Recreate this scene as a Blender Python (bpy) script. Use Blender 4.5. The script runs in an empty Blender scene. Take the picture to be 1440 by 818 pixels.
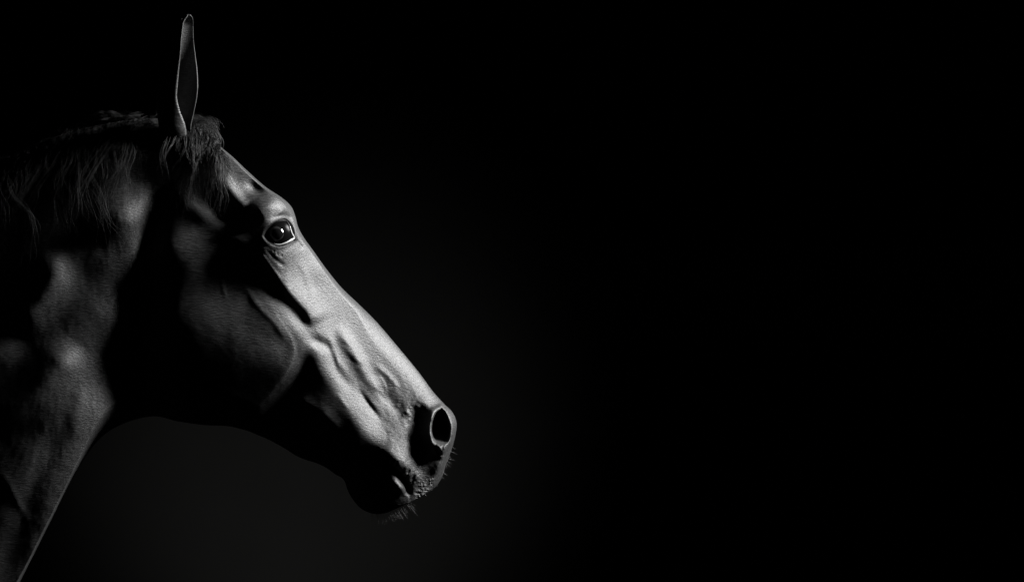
import bpy, math, random
import numpy as np
from mathutils import Vector

# ------------------------------------------------------------------ camera, world, light
S = bpy.context.scene
COL = S.collection
HZ = 1.5                                   # height of the optical axis above the floor


def P(px, py, d=0.0):
    """profile coordinates in millimetres (x to the right, y down) -> metres; d = towards the viewer"""
    return ((px - 720) / 1000.0, -d / 1000.0, HZ + (409 - py) / 1000.0)


cam_d = bpy.data.cameras.new('camera')
cam_d.lens = 250
cam_d.sensor_width = 36
cam_d.clip_end = 100
cam = bpy.data.objects.new('camera', cam_d)
COL.objects.link(cam)
cam.location = (-0.52, -10, HZ)
cam_d.shift_x = 0.52 / 1.44                # the camera faces the head; the frame is shifted to leave empty space in front of it
cam.rotation_euler = (math.radians(90), 0, 0)
S.camera = cam

w = bpy.data.worlds.new('World')
S.world = w
w.use_nodes = True
w.node_tree.nodes['Background'].inputs[0].default_value = (1, 1, 1, 1)
w.node_tree.nodes['Background'].inputs[1].default_value = 0.0008

S.view_settings.view_transform = 'Standard'
S.view_settings.look = 'None'
S.view_settings.gamma = 1
S.view_settings.exposure = 0
S.view_settings.use_curve_mapping = False


def aim(o, target):
    o.rotation_euler = (Vector(target) - Vector(o.location)).to_track_quat('-Z', 'Y').to_euler()


KEY_DIR = Vector((0.85, -0.082, 0.50)).normalized()
KEY_T = Vector(P(440, 385))
kd = bpy.data.lights.new('key_softbox', 'AREA')
kd.shape = 'RECTANGLE'
kd.size = 0.48
kd.size_y = 0.70
kd.energy = 12.5
kd.spread = math.radians(46)
key = bpy.data.objects.new('key_softbox', kd)
COL.objects.link(key)
key.location = KEY_T + KEY_DIR * 1.6
aim(key, KEY_T)

bd = bpy.data.lights.new('backdrop_spot', 'SPOT')
bd.energy = 25
bd.spot_size = math.radians(40)
bd.spot_blend = 1.0
bd.shadow_soft_size = 0.1
bs = bpy.data.objects.new('backdrop_spot', bd)
COL.objects.link(bs)
bs.location = (-0.25, 2.5, 0.55)
aim(bs, (-0.21, 4.0, 1.16))


# ------------------------------------------------------------------ helpers
def new_mat(name):
    m = bpy.data.materials.new(name)
    m.use_nodes = True
    return m, m.node_tree, m.node_tree.nodes['Principled BSDF']


def link_mesh(name, verts, faces, mat, parent=None, smooth=True):
    me = bpy.data.meshes.new(name)
    me.from_pydata([tuple(v) for v in verts], [], faces)
    me.validate()
    me.update()
    if smooth:
        me.polygons.foreach_set('use_smooth', [True] * len(me.polygons))
    me.materials.append(mat)
    o = bpy.data.objects.new(name, me)
    COL.objects.link(o)
    if parent:
        o.parent = parent
    return o


def catmull(pts, n_per):
    p = np.asarray(pts, float)
    p = np.vstack([2 * p[0] - p[1], p, 2 * p[-1] - p[-2]])
    out = []
    for i in range(1, len(p) - 2):
        t = np.linspace(0, 1, n_per, endpoint=False)[:, None]
        a, b, c, d = p[i - 1], p[i], p[i + 1], p[i + 2]
        out.append(0.5 * (2 * b + (c - a) * t + (2 * a - 5 * b + 4 * c - d) * t ** 2 + (3 * b - a - 3 * c + d) * t ** 3))
    out.append(p[-2][None])
    return np.vstack(out)


def smoothstep(a, b, x):
    t = np.clip((x - a) / (b - a), 0.0, 1.0)
    return t * t * (3 - 2 * t)


# ------------------------------------------------------------------ materials
def coat_material():
    m, nt, b = new_mat('short_dark_coat')
    N, L = nt.nodes, nt.links
    tc = N.new('ShaderNodeTexCoord')
    mp = N.new('ShaderNodeMapping')
    mp.inputs['Rotation'].default_value = (0, math.radians(48), 0)   # hair lies along the face
    mp.inputs['Scale'].default_value = (115, 420, 680)
    L.new(tc.outputs['Object'], mp.inputs['Vector'])
    hair = N.new('ShaderNodeTexNoise')
    hair.inputs['Scale'].default_value = 1.0
    hair.inputs['Detail'].default_value = 4
    hair.inputs['Roughness'].default_value = 0.65
    L.new(mp.outputs[0], hair.inputs['Vector'])
    big = N.new('ShaderNodeTexNoise')
    big.inputs['Scale'].default_value = 22
    big.inputs['Detail'].default_value = 5
    L.new(tc.outputs['Object'], big.inputs['Vector'])
    r1 = N.new('ShaderNodeValToRGB')
    r1.color_ramp.elements[0].position = 0.34
    r1.color_ramp.elements[0].color = (0.009, 0.009, 0.009, 1)
    r1.color_ramp.elements[1].position = 0.68
    r1.color_ramp.elements[1].color = (0.064, 0.064, 0.064, 1)
    L.new(hair.outputs[0], r1.inputs[0])
    mx = N.new('ShaderNodeMix')
    mx.data_type = 'RGBA'
    mx.blend_type = 'MULTIPLY'
    mx.inputs[0].default_value = 0.55
    L.new(r1.outputs[0], mx.inputs[6])
    r2 = N.new('ShaderNodeValToRGB')
    r2.color_ramp.elements[0].position = 0.3
    r2.color_ramp.elements[0].color = (0.45, 0.45, 0.45, 1)
    r2.color_ramp.elements[1].position = 0.7
    r2.color_ramp.elements[1].color = (1, 1, 1, 1)
    L.new(big.outputs[0], r2.inputs[0])
    L.new(r2.outputs[0], mx.inputs[7])
    at = N.new('ShaderNodeAttribute')
    at.attribute_name = 'bare_skin'
    sk = N.new('ShaderNodeMix')
    sk.data_type = 'RGBA'
    L.new(at.outputs['Fac'], sk.inputs[0])
    L.new(mx.outputs[2], sk.inputs[6])
    sk.inputs[7].default_value = (0.006, 0.006, 0.006, 1)
    L.new(sk.outputs[2], b.inputs['Base Color'])
    sp = N.new('ShaderNodeMapRange')
    sp.inputs['To Min'].default_value = 0.45
    sp.inputs['To Max'].default_value = 0.12
    L.new(at.outputs['Fac'], sp.inputs['Value'])
    L.new(sp.outputs[0], b.inputs['Specular IOR Level'])
    b.inputs['Roughness'].default_value = 0.48
    b.inputs['Specular IOR Level'].default_value = 0.45
    bp = N.new('ShaderNodeBump')
    bp.inputs['Strength'].default_value = 0.75
    bp.inputs['Distance'].default_value = 0.0012
    L.new(hair.outputs[0], bp.inputs['Height'])
    L.new(bp.outputs[0], b.inputs['Normal'])
    return m


def hair_material(name, c, rough):
    m, nt, b = new_mat(name)
    N, L = nt.nodes, nt.links
    tc = N.new('ShaderNodeTexCoord')
    no = N.new('ShaderNodeTexNoise')
    no.inputs['Scale'].default_value = 60
    L.new(tc.outputs['Object'], no.inputs['Vector'])
    r = N.new('ShaderNodeValToRGB')
    r.color_ramp.elements[0].position = 0.35
    r.color_ramp.elements[0].color = (c * 0.4, c * 0.4, c * 0.4, 1)
    r.color_ramp.elements[1].position = 0.7
    r.color_ramp.elements[1].color = (c * 1.5, c * 1.5, c * 1.5, 1)
    L.new(no.outputs[0], r.inputs[0])
    L.new(r.outputs[0], b.inputs['Base Color'])
    b.inputs['Roughness'].default_value = rough
    b.inputs['Specular IOR Level'].default_value = 0.18
    return m


def wet_material(name, c, rough=0.15, spec=0.5):
    m, nt, b = new_mat(name)
    N, L = nt.nodes, nt.links
    tc = N.new('ShaderNodeTexCoord')
    no = N.new('ShaderNodeTexNoise')
    no.inputs['Scale'].default_value = 300
    L.new(tc.outputs['Object'], no.inputs['Vector'])
    r = N.new('ShaderNodeValToRGB')
    r.color_ramp.elements[0].color = (c * 0.6, c * 0.6, c * 0.6, 1)
    r.color_ramp.elements[1].color = (c * 1.3, c * 1.3, c * 1.3, 1)
    L.new(no.outputs[0], r.inputs[0])
    L.new(r.outputs[0], b.inputs['Base Color'])
    b.inputs['Roughness'].default_value = rough
    b.inputs['Specular IOR Level'].default_value = spec
    return m


COAT = coat_material()
HAIR = hair_material('black_mane_hair', 0.0045, 0.6)
FORE = hair_material('forelock_hair', 0.014, 0.45)
WHISK = hair_material('whisker_hair', 0.16, 0.45)
LID = wet_material('moist_eyelid', 0.006, 0.45, 0.2)
TEAR = wet_material('wet_lid_margin', 0.45, 0.12)

# ------------------------------------------------------------------ backdrop
bm_, nt_, b_ = new_mat('black_cloth')
n_ = nt_.nodes.new('ShaderNodeTexNoise')
n_.inputs['Scale'].default_value = 3
rr = nt_.nodes.new('ShaderNodeValToRGB')
rr.color_ramp.elements[0].color = (0.018, 0.018, 0.017, 1)
rr.color_ramp.elements[1].color = (0.026, 0.026, 0.025, 1)
tc_ = nt_.nodes.new('ShaderNodeTexCoord')
nt_.links.new(tc_.outputs['Object'], n_.inputs['Vector'])
nt_.links.new(n_.outputs[0], rr.inputs[0])
nt_.links.new(rr.outputs[0], b_.inputs['Base Color'])
b_.inputs['Roughness'].default_value = 1
b_.inputs['Specular IOR Level'].default_value = 0
bv, bf = [], []
nx = 60
for i in range(nx + 1):
    x = -4 + 8 * i / nx
    y = 4.0 + 0.02 * math.sin(x * 5.1) + 0.012 * math.sin(x * 11.3 + 1)
    bv += [(x, y, -0.5), (x, y, 4.5)]
for i in range(nx):
    bf.append((2 * i, 2 * i + 2, 2 * i + 3, 2 * i + 1))
back = link_mesh('backdrop', bv, bf, bm_)
back['kind'] = 'structure'

# ------------------------------------------------------------------ horse
horse = bpy.data.objects.new('horse', None)
COL.objects.link(horse)
horse['label'] = 'dark glossy horse in profile, ears pricked, lit from the front against black'
horse['category'] = 'horse'
horse.location = (0, 0, 0)

# stations: T on crest / face, B on throat / jaw, fillet radii at both edges
ST = [
    ((-760, 960), (-330, 1700), 90, 60), ((-540, 760), (-220, 1400), 80, 40),
    ((-330, 560), (-120, 1150), 70, 30), ((-200, 400), (-40, 950), 60, 20), ((-80, 285), (28, 818), 50, 7),
    ((20, 222), (70, 735), 45, 7), ((90, 188), (104, 668), 42, 9), ((150, 174), (138, 619), 42, 30),
    ((190, 169), (172, 596), 42, 45), ((225, 167), (215, 585), 44, 55), ((268, 174), (250, 592), 46, 52),
    ((318, 213), (285, 597), 9, 50), ((345, 238), (306, 598), 6, 48), ((372, 262), (322, 599), 6, 46),
    ((396, 278), (336, 602), 8, 44), ((409, 290), (350, 606), 13, 42), ((415, 304), (362, 611), 15, 42),
    ((419, 319), (374, 616), 13, 42), ((427, 334), (388, 623), 9, 40), ((440, 352), (402, 631), 8, 40),
    ((458, 377), (416, 640), 9, 40), ((480, 404), (430, 646), 11, 38), ((505, 428), (446, 651), 15, 36),
    ((530, 453), (460, 658), 28, 34), ((560, 488), (471, 666), 27, 32), ((588, 522), (480, 671), 26, 30),
    ((608, 549), (485, 677), 25, 30), ((624, 567), (488, 686), 24, 30), ((636, 579), (492, 695), 22, 30),
    ((642, 594), (498, 704), 20, 30), ((640, 613), (506, 713), 20, 30), ((634, 634), (516, 719), 22, 30),
    ((627, 653), (528, 722), 24, 28), ((621, 671), (541, 721), 24, 26), ((611, 685), (552, 716), 22, 24),
    ((597, 692), (562, 710), 18, 20), ((584, 696), (569, 705), 10, 12), ((574, 700), (573, 702), 6, 6),
]
NPS = 22
T = catmull([s[0] for s in ST], NPS)
B = catmull([s[1] for s in ST], NPS)
RT = catmull([(s[2], s[3]) for s in ST], NPS)
NS = len(T)
NT = 250
th = np.linspace(0, math.pi, NT)
tt = 0.5 * (1 - np.cos(th)) * 0.55 + (th / math.pi) * 0.45
# extra concentration at both rims keeps the outline round
X = T[:, None, 0] + (B - T)[:, None, 0] * tt[None]
Y = T[:, None, 1] + (B - T)[:, None, 1] * tt[None]
LEN = np.linalg.norm(B - T, axis=1)[:, None]
dT = tt[None] * LEN
dB = (1 - tt[None]) * LEN


def fil(d, r):
    x = np.clip(d / r, 0, 1)
    return np.sqrt(np.clip(1 - (1 - x) ** 2, 0, 1))


RTe = np.minimum(RT[:, 0:1], LEN * 0.5 + 0.5)
RBe = np.minimum(RT[:, 1:2], LEN * 0.5 + 0.5)
E = fil(dT, RTe) * fil(dB, RBe)

# half widths of the animal in mm at points of the profile
CP = [
    (-600, 1100, 115), (-400, 1000, 110),
    (-300, 800, 108), (-200, 550, 105), (-100, 480, 98), (-100, 700, 99), (-60, 360, 78), (0, 900, 108), (20, 420, 99), (20, 600, 105),
    (40, 310, 84), (80, 240, 56), (95, 500, 105), (60, 690, 109), (95, 600, 106), (130, 570, 97), (140, 440, 101), 
    (100, 340, 99), (150, 310, 103), (180, 312, 103), (140, 210, 52), (190, 210, 58), (210, 330, 88), (205, 420, 84), (205, 500, 74), (195, 560, 58),
    (228, 540, 78), (235, 440, 103), (240, 350, 104), (300, 500, 97), (320, 560, 80), (300, 400, 103), (360, 520, 93), (390, 515, 93),
    (345, 440, 100.5), (400, 480, 94), (430, 545, 74), (395, 585, 60), (425, 620, 48), (270, 560, 76),
    (395, 360, 103), (380, 300, 100), (372, 274, 88), (356, 258, 84), (338, 242, 80), (318, 226, 76), (318, 268, 88), (345, 275, 89), (295, 300, 92), (255, 285, 88),
    (250, 210, 64), (285, 220, 70), (400, 410, 99), (370, 390, 100.5), (408, 302, 60), (396, 294, 82), (420, 345, 74), (405, 350, 96),
    (450, 384, 60), (435, 397, 69), (424, 407, 79), (413, 417, 90), (435, 455, 84), (432, 360, 66), (422, 370, 77),
    (490, 441, 42), (467, 461, 60), (445, 481, 80), (430, 494, 88),
    (545, 501, 31), (522, 521, 44), (496, 544, 57), (470, 567, 71), (455, 580, 73), (436, 597, 54),
    (585, 551, 27), (562, 571, 37), (536, 594, 47), (514, 614, 60), (502, 624, 64), (486, 638, 46),
    (555, 640, 54), (580, 655, 47), (600, 670, 38), (600, 600, 46), (620, 600, 40),
    (525, 690, 40), (548, 686, 51), (520, 640, 47),
]
cp = np.array(CP, float)


def tps(r2):
    return np.where(r2 > 1e-9, r2 * np.log(np.maximum(r2, 1e-9)) * 0.5, 0)


sc = 100.0
xy = cp[:, :2] / sc
D2 = ((xy[:, None] - xy[None]) ** 2).sum(-1)
n = len(cp)
A = np.zeros((n + 3, n + 3))
A[:n, :n] = tps(D2) + np.eye(n) * 0.02
A[:n, n] = 1
A[:n, n + 1:] = xy
A[n, :n] = 1
A[n + 1:, :n] = xy.T
sol = np.linalg.solve(A, np.concatenate([cp[:, 2], [0, 0, 0]]))


def G(x, y):
    x = np.asarray(x, float) / sc
    y = np.asarray(y, float) / sc
    out = sol[n] + sol[n + 1] * x + sol[n + 2] * y
    for k in range(n):
        out = out + sol[k] * tps((x - xy[k, 0]) ** 2 + (y - xy[k, 1]) ** 2)
    return out


def poly_dist(x, y, pts, n_per=8):
    """distance, side (+ = right of travel seen on the profile) and position 0..1 along a smoothed line"""
    q = catmull(pts, n_per)
    seg = np.linalg.norm(np.diff(q, axis=0), axis=1)
    cum = np.concatenate([[0], np.cumsum(seg)])
    best = np.full(x.shape, 1e9)
    side = np.zeros(x.shape)
    pos = np.zeros(x.shape)
    for i in range(len(q) - 1):
        ax, ay = q[i]
        dx, dy = q[i + 1] - q[i]
        l2 = dx * dx + dy * dy + 1e-9
        t = np.clip(((x - ax) * dx + (y - ay) * dy) / l2, 0, 1)
        d = np.hypot(x - ax - t * dx, y - ay - t * dy)
        m = d < best
        best = np.where(m, d, best)
        side = np.where(m, np.sign(dx * (y - ay) - dy * (x - ax)), side)
        pos = np.where(m, (cum[i] + t * seg[i]) / cum[-1], pos)
    return best, side, pos


def stroke(x, y, pts, amp, wl, wr=None, taper=0.25, p=2.0):
    """ridge (amp > 0) or groove; wl = width on the left of travel, wr = on the right"""
    wr = wl if wr is None else wr
    wm = max(wl, wr) * 3.2
    pa = np.asarray(pts, float)
    box = (x > pa[:, 0].min() - wm) & (x < pa[:, 0].max() + wm) & (y > pa[:, 1].min() - wm) & (y < pa[:, 1].max() + wm)
    out = np.zeros(x.shape)
    if not box.any():
        return out
    d, s, t = poly_dist(x[box], y[box], pts)
    ww = np.where(s > 0, wr, wl)
    tp = np.ones_like(t)
    if taper > 0:
        tp = smoothstep(0, taper, t + 0.02) * smoothstep(0, taper, 1.02 - t)
    out[box] = amp * tp * np.exp(-(d / ww) ** p)
    return out


def blob(x, y, cx, cy, rx, ry, ang, amp, p=1.0):
    a = math.radians(ang)
    u = (x - cx) * math.cos(a) + (y - cy) * math.sin(a)
    v = -(x - cx) * math.sin(a) + (y - cy) * math.cos(a)
    return amp * np.exp(-(((u / rx) ** 2 + (v / ry) ** 2) ** p))


rs = np.random.RandomState(7)
PERM = rs.rand(256, 256)


def vnoise(x, y):
    xi = np.floor(x).astype(int)
    yi = np.floor(y).astype(int)
    fx, fy = x - xi, y - yi
    fx = fx * fx * (3 - 2 * fx)
    fy = fy * fy * (3 - 2 * fy)
    a = PERM[xi % 256, yi % 256]
    b = PERM[(xi + 1) % 256, yi % 256]
    c = PERM[xi % 256, (yi + 1) % 256]
    d = PERM[(xi + 1) % 256, (yi + 1) % 256]
    return (a * (1 - fx) + b * fx) * (1 - fy) + (c * (1 - fx) + d * fx) * fy - 0.5


ALMOND = [(368, 333), (372, 324), (380, 316.5), (390, 312), (399.5, 311.5), (405, 319), (408, 327), (413, 336), (408, 339.5),
          (400, 344), (391, 346.5), (382, 345), (374, 340.5)]
EYE = (389.0, 329.5)


def inside(x, y, pts, n_per=6):
    q = catmull(list(pts) + [pts[0]], n_per)[:-1]
    c = np.zeros(x.shape, bool)
    for i in range(len(q)):
        x1, y1 = q[i]
        x2, y2 = q[(i + 1) % len(q)]
        if y1 == y2:
            continue
        c ^= ((y1 > y) != (y2 > y)) & (x < (x2 - x1) * (y - y1) / (y2 - y1) + x1)
    return c


def sdist(x, y, pts):
    """signed distance to a closed smooth outline, negative inside"""
    out = np.full(x.shape, 60.0)
    pa = np.asarray(pts, float)
    box = (x > pa[:, 0].min() - 40) & (x < pa[:, 0].max() + 40) & (y > pa[:, 1].min() - 40) & (y < pa[:, 1].max() + 40)
    if box.any():
        xb, yb = x[box], y[box]
        d, _, _ = poly_dist(xb, yb, list(pts) + [pts[0]])
        out[box] = np.where(inside(xb, yb, pts), -d, d)
    return out


NOSTRIL = [(620, 572.5), (610, 580), (604.5, 596), (605, 612), (611, 627), (619, 638), (626, 632), (631, 616), (633, 600), (629, 585), (624, 576)]


def relief(x, y):
    """bones, muscles, veins, lids, nostril and lips raised from or sunk into the body"""
    r = np.zeros(x.shape)
    st = lambda *a, **k: stroke(x, y, *a, **k)
    # orbit
    r += blob(x, y, 390, 322, 38, 40, 0, 12)
    r += st([(350, 304), (368, 291), (386, 288), (398, 296), (404, 308)], 10, 14, 14)
    r += blob(x, y, 358, 266, 13, 8, 35, -7)                       # hollow above the eye
    r += blob(x, y, 328, 315, 34, 22, -20, -9)                    # temple
    r += st([(306, 240), (320, 264), (336, 285), (350, 300)], 8, 10, 12)
    r += st([(236, 262), (280, 300), (330, 335), (366, 352)], 5, 14, 14)
    # crest of the face: lit plane in front, hollow behind
    r += st([(360, 342), (384, 382), (410, 414), (430, 437), (440, 458)], 5, 22, 7, taper=0.12)
    r += st([(352, 355), (378, 396), (404, 432), (424, 456), (434, 466)], -6, 8, 17, taper=0.55)
    r += blob(x, y, 424, 450, 12, 24, -38, -5)
    # chewing muscle rim
    r += st([(372, 425), (398, 462), (411, 492), (399, 524), (374, 556), (345, 582)], 1.1, 3.5, 10, taper=0.4)
    r += st([(436, 486), (428, 512), (412, 542), (388, 572), (362, 592)], -6, 15, 13, taper=0.2)
    # cheek muscles running to the mouth
    r += st([(430, 488), (450, 516), (474, 552), (504, 594), (534, 630), (572, 660)], 5, 18, 14, taper=0.12)
    r += st([(412, 555), (440, 575), (462, 592), (482, 606)], 2.5, 9, 9)
    r += st([(500, 540), (508, 555), (521, 573), (538, 594)], -4.0, 4, 5.5, taper=0.5)
    r += st([(505, 505), (528, 540), (556, 572), (572, 600)], -3.6, 9, 9)
    r += st([(470, 455), (492, 490), (516, 528), (540, 562)], 6, 9, 9)
    r += blob(x, y, 446, 481, 12, 7, 35, -4.5)
    r += blob(x, y, 505, 430, 9, 6, 45, 1.5)
    # veins
    r += st([(308, 352), (312, 375), (311, 396), (318, 425)], 0.6, 3.0)
    r += st([(338, 395), (360, 428), (385, 455), (404, 484)], 0.8, 4.5)
    r += st([(372, 350), (384, 364), (400, 376)], -1.8, 3)
    r += st([(362, 352), (376, 372), (396, 398)], 1.4, 3)
    r += st([(415, 360), (430, 392), (440, 430)], 1.2, 5)
    r += st([(445, 470), (462, 492), (472, 520), (494, 548)], -2.0, 6)
    r += st([(460, 468), (470, 500), (486, 525)], 1.0, 4)
    r += st([(525, 512), (545, 528), (560, 548)], 1.3, 4)
    # eye socket
    e = sdist(x, y, ALMOND)
    r += 1.2 * np.exp(-((e - 2.5) / 2.8) ** 2)
    r -= 1.4 * np.exp(-((e - 7.5) / 2.6) ** 2) * smoothstep(376, 396, x) * smoothstep(332, 318, y)
    r -= 26 * (1 - smoothstep(-4.5, 0.5, e))
    r += st([(411, 337), (419, 343), (424, 352)], -2.5, 3)
    # nostril: flared rim and deep passage
    o = sdist(x, y, NOSTRIL)
    r += 7.5 * np.exp(-((o - 2.0) / 4.4) ** 2) * np.where(x < 622, 1, 0.6) * (1 - 0.6 * smoothstep(620, 642, y)) * (1 + 0.5 * vnoise(x / 9, y / 9))
    r -= 46 * (1 - smoothstep(-5, 0.2, o)) * smoothstep(626, 602, y)
    r += 10.0 * (1 - smoothstep(-5, 1, o)) * smoothstep(614, 628, y) * (1 + 0.25 * vnoise(x / 3.5, y / 5))
    r += blob(x, y, 616, 655, 11, 13, 0, 4)
    r += st([(596, 566), (588, 586), (586, 612), (591, 636), (603, 652)], -17, 11, 13, taper=0.3)
    r += st([(572, 580), (568, 605), (574, 632)], -3, 14, 14, taper=0.4)
    # mouth
    r += st([(526, 644), (553, 661), (568, 678), (576, 698)], -13, 4, 4, taper=0.3)
    r += st([(543, 668), (557, 680), (567, 694)], 10, 8, 7, taper=0.4)
    r += st([(536, 626), (556, 645), (576, 664), (592, 680)], 4, 10, 12, taper=0.2)
    rc = random.Random(3)
    for i in range(22):                                            # creases along the upper lip
        f = (i + rc.uniform(-0.5, 0.5)) / 21
        cx, cy = 522 + 62 * f + rc.gauss(0, 2), 634 + 40 * f + rc.gauss(0, 3)
        a, l = math.radians(-62 + rc.gauss(0, 16)), rc.uniform(4, 9)
        r += st([(cx - l * math.cos(a), cy - l * math.sin(a)), (cx + rc.gauss(0, 1), cy + rc.gauss(0, 1)), (cx + l * math.cos(a), cy + l * math.sin(a))],
                -rc.uniform(0.9, 2.2), rc.uniform(1.2, 2.2), taper=0.45)
    for i in range(26):                                            # fine folds of the skin over muzzle and round the eye
        if i < 18:
            cx, cy = rc.uniform(470, 592), 0
            cy = 520 + (cx - 470) * 0.85 + rc.uniform(-45, 45)
            a, l = math.radians(50 + rc.gauss(0, 22)), rc.uniform(8, 22)
        else:
            cx, cy = rc.uniform(366, 392), rc.uniform(350, 376)
            a, l = math.radians(52 + rc.gauss(0, 8)), rc.uniform(6, 14)
        r += st([(cx - l * math.cos(a), cy - l * math.sin(a)), (cx + rc.gauss(0, 2), cy + rc.gauss(0, 2)), (cx + l * math.cos(a), cy + l * math.sin(a))],
                rc.choice((-1, 1)) * rc.uniform(0.3, 0.8), rc.uniform(1.8, 3.5), taper=0.45)
    # throat and neck
    r += st([(232, 235), (217, 300), (207, 350), (198, 420), (194, 500), (196, 560)], -13, 17, 13, taper=0.35)
    r += blob(x, y, 170, 302, 34, 28, -30, 7)
    r += st([(60, 345), (75, 390), (50, 430), (20, 460)], 10, 22, 28)
    r += st([(135, 360), (110, 410), (60, 460), (0, 500)], -6, 24, 28)
    r += st([(110, 480), (70, 530), (20, 570), (-30, 590)], 13, 24, 28)
    r += st([(115, 540), (108, 580), (104, 620)], 1.5, 9)
    r += st([(100, 575), (60, 660), (30, 740), (0, 830)], -3, 18)
    r += st([(0, 655), (20, 690), (46, 736)], 0.8, 4)
    nk = smoothstep(240, 180, x)
    r += nk * (0.35 * vnoise(x / 9 + 3, y / 23) + 0.28 * vnoise(x / 3.4 + 50, y / 9))
    # small undulation of skin over muscle
    r += 1.1 * vnoise(x / 37, y / 37) + 0.45 * vnoise(x / 15 + 9, y / 17 + 3) + 0.16 * vnoise(x / 6 + 31, y / 6)
    mz = smoothstep(470, 600, x) * smoothstep(480, 560, y)
    r += mz * (0.45 * vnoise(x / 4.2, y / 4.2 + 17) + 0.25 * vnoise(x / 2.6, y / 2.6))
    for (bx, by, br, ba) in ((558, 570, 3, 1.2), (571, 579, 3.2, 1.4), (575, 590, 2.6, 1.2), (586, 571, 3, 1.2), (566, 583, 2, 1),
                             (388, 358, 1.2, -1.5), (394, 360, 1.2, -1.5), (383, 354, 1.1, -1.3)):
        r += blob(x, y, bx, by, br, br, 0, ba)
    lip = smoothstep(576, 592, x) * smoothstep(664, 676, y)
    r += lip * 4.0 * np.maximum(0, vnoise(x / 2.6 + 5, y / 2.6) - 0.16) - lip * 4.0 * np.maximum(0, vnoise(x / 3.1 + 40, y / 3.1) - 0.2) 
    return r


def half_width(x, y, e):
    g = np.maximum(G(x, y), 12)
    return np.maximum(g * e + relief(x, y) * np.clip(e, 0, 1) ** 0.8, 0.0)


W = half_width(X, Y, E)
W[:, 0] = 0
W[:, -1] = 0

BEND = -0.045 * np.maximum(0, 215 - X) * smoothstep(250, 120, X)
M = 2 * NT - 2
co = np.zeros((NS, M, 3))
co[:, :NT, 0] = X
co[:, :NT, 1] = Y
co[:, :NT, 2] = W + BEND
co[:, NT:, 0] = X[:, 1:-1][:, ::-1]
co[:, NT:, 1] = Y[:, 1:-1][:, ::-1]
co[:, NT:, 2] = (BEND - W)[:, 1:-1][:, ::-1]
wv = np.empty((NS * M, 3), np.float32)
flat = co.reshape(-1, 3)
wv[:, 0] = (flat[:, 0] - 720) / 1000
wv[:, 1] = -flat[:, 2] / 1000
wv[:, 2] = HZ + (409 - flat[:, 1]) / 1000
ii, jj = np.meshgrid(np.arange(NS - 1), np.arange(M), indexing='ij')
j2 = (jj + 1) % M
quads = np.stack([ii * M + jj, ii * M + j2, (ii + 1) * M + j2, (ii + 1) * M + jj], -1).reshape(-1, 4)
me = bpy.data.meshes.new('body')
nf = len(quads)
me.vertices.add(len(wv))
me.vertices.foreach_set('co', wv.ravel())
me.loops.add(nf * 4 + M)
me.polygons.add(nf + 1)
me.loops.foreach_set('vertex_index', np.concatenate([quads.ravel(), np.arange(M)[::-1]]).astype(np.int32))
me.polygons.foreach_set('loop_start', np.concatenate([np.arange(nf) * 4, [nf * 4]]).astype(np.int32))
me.update(calc_edges=True)
me.validate()
me.polygons.foreach_set('use_smooth', [True] * len(me.polygons))
bare = np.zeros(X.shape)
ee = sdist(X, Y, ALMOND)
oo = sdist(X, Y, NOSTRIL)
bare = np.maximum(bare, 1 - smoothstep(2.0, 6.5, ee))
bare = np.maximum(bare, (1 - smoothstep(-4.0, -0.5, oo)) * smoothstep(622, 606, Y))
bare = np.maximum(bare, np.clip(-stroke(X, Y, [(526, 644), (553, 661), (568, 678), (576, 698)], -1.2, 5, taper=0.3), 0, 1))
barr = np.concatenate([bare, bare[:, 1:-1][:, ::-1]], axis=1).astype(np.float32)
at = me.attributes.new('bare_skin', 'FLOAT', 'POINT')
at.data.foreach_set('value', barr.ravel())
me.materials.append(COAT)
body = bpy.data.objects.new('body', me)
COL.objects.link(body)
body.parent = horse


XC, YC, WC = X[::4, ::3], Y[::4, ::3], np.ascontiguousarray((W + BEND)[::4, ::3])


def surf(px, py):
    """half width of the finished body at a profile point"""
    k = np.argmin((XC - px) ** 2 + (YC - py) ** 2)
    return float(WC.ravel()[k])


def base(px, py):
    return float(np.maximum(G(px, py), 12))


# ------------------------------------------------------------------ eyes
def eye_material():
    m, nt, b = new_mat('dark_horse_eye')
    N, L = nt.nodes, nt.links
    tc = N.new('ShaderNodeTexCoord')
    mp = N.new('ShaderNodeMapping')
    mp.inputs['Scale'].default_value = (1 / 0.0112, 0.0, 1 / 0.0092)
    L.new(tc.outputs['Object'], mp.inputs['Vector'])
    ln = N.new('ShaderNodeVectorMath')
    ln.operation = 'LENGTH'
    L.new(mp.outputs[0], ln.inputs[0])
    r = N.new('ShaderNodeValToRGB')
    cr = r.color_ramp
    cr.elements[0].position = 0.0
    cr.elements[0].color = (0.004, 0.004, 0.004, 1)
    cr.elements[1].position = 1.0
    cr.elements[1].color = (0.012, 0.012, 0.012, 1)
    for p, c in ((0.78, 0.004), (0.86, 0.022), (0.92, 0.012)):
        el = cr.elements.new(p)
        el.color = (c, c, c, 1)
    L.new(ln.outputs['Value'], r.inputs[0])
    L.new(r.outputs[0], b.inputs['Base Color'])
    b.inputs['Roughness'].default_value = 0.05
    b.inputs['Coat Weight'].default_value = 0.6
    b.inputs['Coat Roughness'].default_value = 0.02
    return m


EYEM = eye_material()
EYED = wet_material('dark_eyeball', 0.003, 0.25, 0.03)
ez = surf(372, 318) * 0.5 + surf(404, 350) * 0.5


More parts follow.
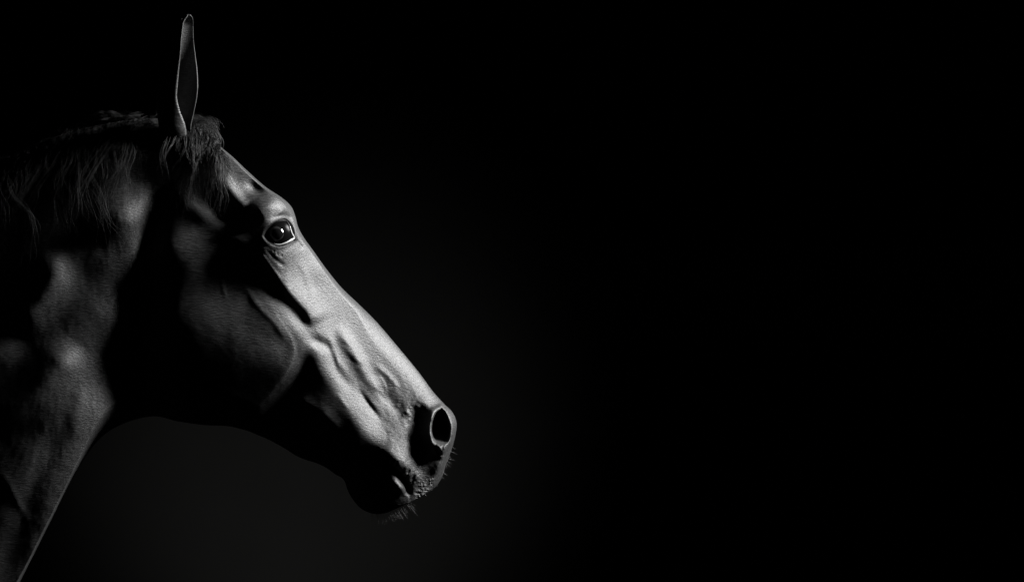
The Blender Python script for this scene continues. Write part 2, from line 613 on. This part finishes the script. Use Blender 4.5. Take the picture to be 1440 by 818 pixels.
def sphere_mesh(name, r, nu=48, nv=32):
    vs, fs = [(0, 0, r)], []
    for i in range(1, nv):
        a = math.pi * i / nv
        for j in range(nu):
            p = 2 * math.pi * j / nu
            vs.append((r * math.sin(a) * math.cos(p), r * math.sin(a) * math.sin(p), r * math.cos(a)))
    vs.append((0, 0, -r))
    last = len(vs) - 1
    for j in range(nu):
        fs.append((0, 1 + j, 1 + (j + 1) % nu))
        fs.append((last, 1 + (nv - 2) * nu + (j + 1) % nu, 1 + (nv - 2) * nu + j))
    for i in range(nv - 2):
        for j in range(nu):
            a = 1 + i * nu + j
            b2 = 1 + i * nu + (j + 1) % nu
            fs.append((a, a + nu, b2 + nu, b2))
    return vs, fs


def tube(path, rad, sides=8, closed=False):
    """path: list of 3D points (metres), rad: list or number"""
    p = np.asarray(path, float)
    k = len(p)
    rad = np.full(k, rad) if np.isscalar(rad) else np.asarray(rad, float)
    vs, fs = [], []
    for i in range(k):
        if closed:
            t = p[(i + 1) % k] - p[i - 1]
        else:
            t = p[min(i + 1, k - 1)] - p[max(i - 1, 0)]
        t = t / (np.linalg.norm(t) + 1e-12)
        ref = np.array([0, 1.0, 0]) if abs(t[1]) < 0.9 else np.array([1.0, 0, 0])
        a = np.cross(t, ref)
        a /= np.linalg.norm(a) + 1e-12
        b2 = np.cross(t, a)
        for j in range(sides):
            q = 2 * math.pi * j / sides
            vs.append(p[i] + rad[i] * (a * math.cos(q) + b2 * math.sin(q)))
    m = k if closed else k - 1
    for i in range(m):
        for j in range(sides):
            a0 = i * sides + j
            a1 = i * sides + (j + 1) % sides
            c0 = ((i + 1) % k) * sides + j
            c1 = ((i + 1) % k) * sides + (j + 1) % sides
            fs.append((a0, a1, c1, c0))
    return vs, fs


ER = 25.0
for sgn in (1, -1):
    vs, fs = sphere_mesh('eye', ER / 1000)
    eye = link_mesh('eye', vs, fs, EYED, horse)
    depth = ez - ER + 1.0
    eye.location = P(EYE[0] - 1, EYE[1], depth * sgn)
    vs, fs = sphere_mesh('cornea', 0.0135)
    cor = link_mesh('cornea', vs, fs, EYEM, eye)
    cor.location = (-0.001, -sgn * (ER + 2.5 - 13.5) / 1000, 0.0)

    def on_eye(px, py, lift):
        dx, dy = px - (EYE[0] - 1), py - EYE[1]
        return depth + math.sqrt(max(ER ** 2 - dx * dx - dy * dy, 9)) + lift
    q = catmull(ALMOND + [ALMOND[0]], 8)[:-1]
    path = [P(a, b2, on_eye(a, b2, 0.1) * sgn) for a, b2 in q]
    v2, f2 = tube(path, 0.0013, 8, True)
    lid = link_mesh('eyelid', v2, f2, LID, horse)
    q = catmull([(402.5, 314.5), (405.5, 320), (408, 328), (411.5, 335), (407, 338), (400, 342), (391.5, 344.6), (384, 343.3), (379.5, 341.3)], 8)
    path = [P(a, b2, on_eye(a, b2, 0.7) * sgn) for a, b2 in q]
    rd = [0.00035 + 0.0008 * math.sin(math.pi * min(1, max(0, i / (len(path) - 1)))) ** 0.7 for i in range(len(path))]
    v2, f2 = tube(path, rd, 8)
    link_mesh('wet_lid_margin', v2, f2, TEAR, lid)


# ------------------------------------------------------------------ ears
def ear(sgn, lean):
    """curled shell: open towards the front and the outside"""
    rows = 46
    cols = 40
    #  outline left, right, height, left rim, right rim angle
    kv = np.array([
        (240, 264, 232, 258, -6), (231, 267, 205, 261, -6), (225, 267, 180, 260, -4), (222, 271, 160, 253, -4), (223, 275, 140, 248.5, -4), (226, 276.5, 122, 249.5, -8), (233, 276, 100, 251.5, -30),
        (240, 274, 80, 253.5, -55), (246.5, 272, 60, 255, -74), (252, 271.5, 42, 257, -84), (255.5, 271.5, 33, 259, -84), (259.5, 269.5, 27, 263, -60), (263.5, 266, 24, 264.6, -50)])
    q = catmull(kv, 12)
    pick = q[np.linspace(0, len(q) - 1, rows).astype(int)]
    vs, fs = [], []
    for r in range(rows):
        xl, xr, cy, lx, rim = pick[r]
        v = r / (rows - 1)
        ra = (xr - xl) / (1 + math.cos(math.radians(rim)))
        cx = xl + ra
        a0 = math.acos(max(-1, min(1, (lx - cx) / ra)))
        a1 = 2 * math.pi + math.radians(rim)
        for c in range(cols):
            u = c / (cols - 1)
            a = a0 + (a1 - a0) * u
            x = cx + ra * math.cos(a) - lean * v
            d = 54 + 10 * v - 34 * max(0, 1 - v / 0.16) ** 1.3 + ra * 0.95 * math.sin(a)
            vs.append(P(x, cy + lean * 0.15 * v, d * sgn))
    for r in range(rows - 1):
        for c in range(cols - 1):
            a = r * cols + c
            fs.append((a, a + 1, a + cols + 1, a + cols))
    o = link_mesh('ear', vs, fs, COAT, horse)
    md = o.modifiers.new('thickness', 'SOLIDIFY')
    md.thickness = 0.0014
    md.offset = -1 if sgn > 0 else 1
    return o


ear(1, 0)
ear(-1, 7)


# ------------------------------------------------------------------ mane, forelock, whiskers
def strands(name, paths, r0, mat, kind=True):
    V, F = [], []
    for p in paths:
        k = len(p)
        rad = [r0 * (1 - 0.75 * (i / (k - 1)) ** 1.5) for i in range(k)]
        vs, fs = tube(p, rad, 3)
        o = len(V)
        V += vs
        F += [tuple(o + z for z in f) for f in fs]
    ob = link_mesh(name, V, F, mat, horse)
    if kind:
        ob['kind'] = 'stuff'
    return ob


rnd = random.Random(11)


def clump(guide, nh, spread, lift, curl):
    """hairs gathered round a guide line given on the profile; (x, y) points from root to tip"""
    g = catmull(guide, 6)
    res = []
    for h in range(nh):
        ox, oy, od = rnd.gauss(0, spread), rnd.gauss(0, spread * 0.6), abs(rnd.gauss(0, 3)) + lift * rnd.uniform(0.4, 1.2)
        stop = max(6, int(len(g) * rnd.uniform(0.55, 1.0)))
        ph, fr, am = rnd.random() * 6.28, rnd.uniform(0.6, 2.6), curl * rnd.uniform(0.2, 1.2)
        fl = rnd.gauss(0, spread * 0.9)
        pts = []
        for i in range(stop):
            t = i / (len(g) - 1)
            k = 1 - 0.55 * math.sin(math.pi * min(1, t * 1.2))
            x = g[i, 0] + ox * k + fl * t * t + am * t * math.sin(fr * 6.28 * t + ph)
            y = g[i, 1] + oy * k + 0.6 * am * t * math.cos(fr * 6.28 * t + ph)
            pts.append(P(x, y, surf(x, y) + od * (0.35 + math.sin(math.pi * min(1, t * 0.9 + 0.1)))))
        res.append(pts)
    return res


crest = catmull([s[0] for s in ST[2:12]], 20)
paths = []
for i in range(185):
    idx = rnd.randint(25, len(crest) - 62)
    cx, cy = crest[idx]
    if cx > 226:
        continue
    ln_ = rnd.uniform(45, 190)
    ang = rnd.gauss(1.95, 0.38)
    gd = [(cx, cy + 3)]
    x, y = cx, cy + 3
    for k in range(4):
        ang2 = ang + rnd.gauss(0, 0.38)
        x += ln_ / 4 * math.cos(ang2)
        y += ln_ / 4 * math.sin(ang2)
        gd.append((x, y))
    paths += clump(gd, rnd.randint(7, 20), rnd.uniform(2, 6), rnd.uniform(3, 12), rnd.uniform(3, 10))
for i in range(26):                                                # loose wisps above the crest
    idx = rnd.randint(70, 152)
    cx, cy = crest[idx]
    ang = -1.9 + rnd.gauss(0, 0.7)
    gd = [(cx, cy + 8)]
    x, y = gd[0]
    for k in range(3):
        ang += rnd.gauss(0, 0.5)
        x += 7 * math.cos(ang)
        y += 7 * math.sin(ang)
        gd.append((x, y))
    paths += clump(gd, rnd.randint(4, 10), 2.5, 4, 5)
for i in range(22):                                                # hair lying along the poll
    x = rnd.uniform(150, 205)
    y = 163 + rnd.uniform(-2, 8)
    gd = [(x, y), (x - 10, y + rnd.uniform(-5, 3)), (x - 22, y + rnd.uniform(-6, 6)), (x - 34, y + rnd.uniform(-4, 14))]
    paths += clump(gd, 14, 3.0, 6, 4)
strands('mane', paths, 0.00030, HAIR)

paths = []
guides = []
for i in range(60):
    x0 = rnd.uniform(244, 300)
    y0 = 170 + (x0 - 250) * 0.5 + rnd.uniform(-4, 8)
    x, y = x0, y0
    ang = rnd.uniform(0.5, 1.5)
    gd = [(x, y)]
    stp = rnd.uniform(9, 34)
    for k in range(4):
        ang += (1.75 - ang) * 0.45 + rnd.gauss(0, 0.28)
        x += stp * math.cos(ang)
        y += stp * math.sin(ang)
        gd.append((min(x, 312 + (y - 210) * 0.4), y))
    guides.append(gd)
guides += [[(285, 178), (300, 182), (311, 196), (308, 214), (300, 232)], [(282, 180), (298, 190), (303, 208), (296, 232), (290, 262)],
           [(270, 176), (290, 190), (293, 215), (284, 246), (280, 280)], [(262, 176), (274, 200), (270, 235), (262, 268), (258, 296)]]
for i in range(34):                                                # tuft standing between the ears
    d0 = rnd.uniform(-45, 40)
    a, l = rnd.uniform(-0.9, 0.1), rnd.uniform(6, 11)
    x, y = rnd.uniform(246, 272), rnd.uniform(172, 186)
    g = [(x, y)]
    for k in range(5):
        x += l * math.cos(a)
        y += l * math.sin(a)
        a += rnd.uniform(0.2, 0.65)
        g.append((x, y))
    g = catmull(g, 4)
    for h in range(16):
        ox, oy, od, ph = rnd.gauss(0, 2.5), rnd.gauss(0, 2.5), rnd.gauss(0, 5), rnd.random() * 6
        m = rnd.randint(12, len(g))
        paths.append([P(g[k, 0] + ox + 1.6 * math.sin(k * 0.5 + ph), g[k, 1] + oy + 1.2 * math.cos(k * 0.6 + ph), d0 + od * (1 + k / 10)) for k in range(m)])
for gd in guides:
    paths += clump(gd, rnd.randint(9, 18), rnd.uniform(1.5, 4.5), rnd.uniform(3, 12), rnd.uniform(2, 7))
strands('forelock', paths, 0.00042, FORE)

paths = []
for i in range(46):                                                # chin
    f = rnd.random()
    x0 = 520 + 50 * f
    y0 = 716 - 14 * f ** 2 + rnd.uniform(-6, 2)
    d0 = rnd.uniform(-20, 25)
    l = rnd.uniform(10, 26)
    a = math.radians(95 - 45 * f + rnd.gauss(0, 10))
    paths.append([P(x0 + l * t * math.cos(a) + 2 * t * t, y0 + l * t * math.sin(a), d0 + 4 * t) for t in np.linspace(0, 1, 6)])
for i in range(26):                                                # lip and nose
    f = rnd.random()
    x0 = 636 - 40 * f ** 2
    y0 = 615 + 76 * f
    d0 = rnd.uniform(-10, 20)
    l = rnd.uniform(6, 15)
    a = math.radians(10 + 60 * f + rnd.gauss(0, 12))
    paths.append([P(x0 - 4 + l * t * math.cos(a), y0 + l * t * math.sin(a), d0 + 3 * t) for t in np.linspace(0, 1, 6)])
strands('whiskers', paths, 0.00024, WHISK)
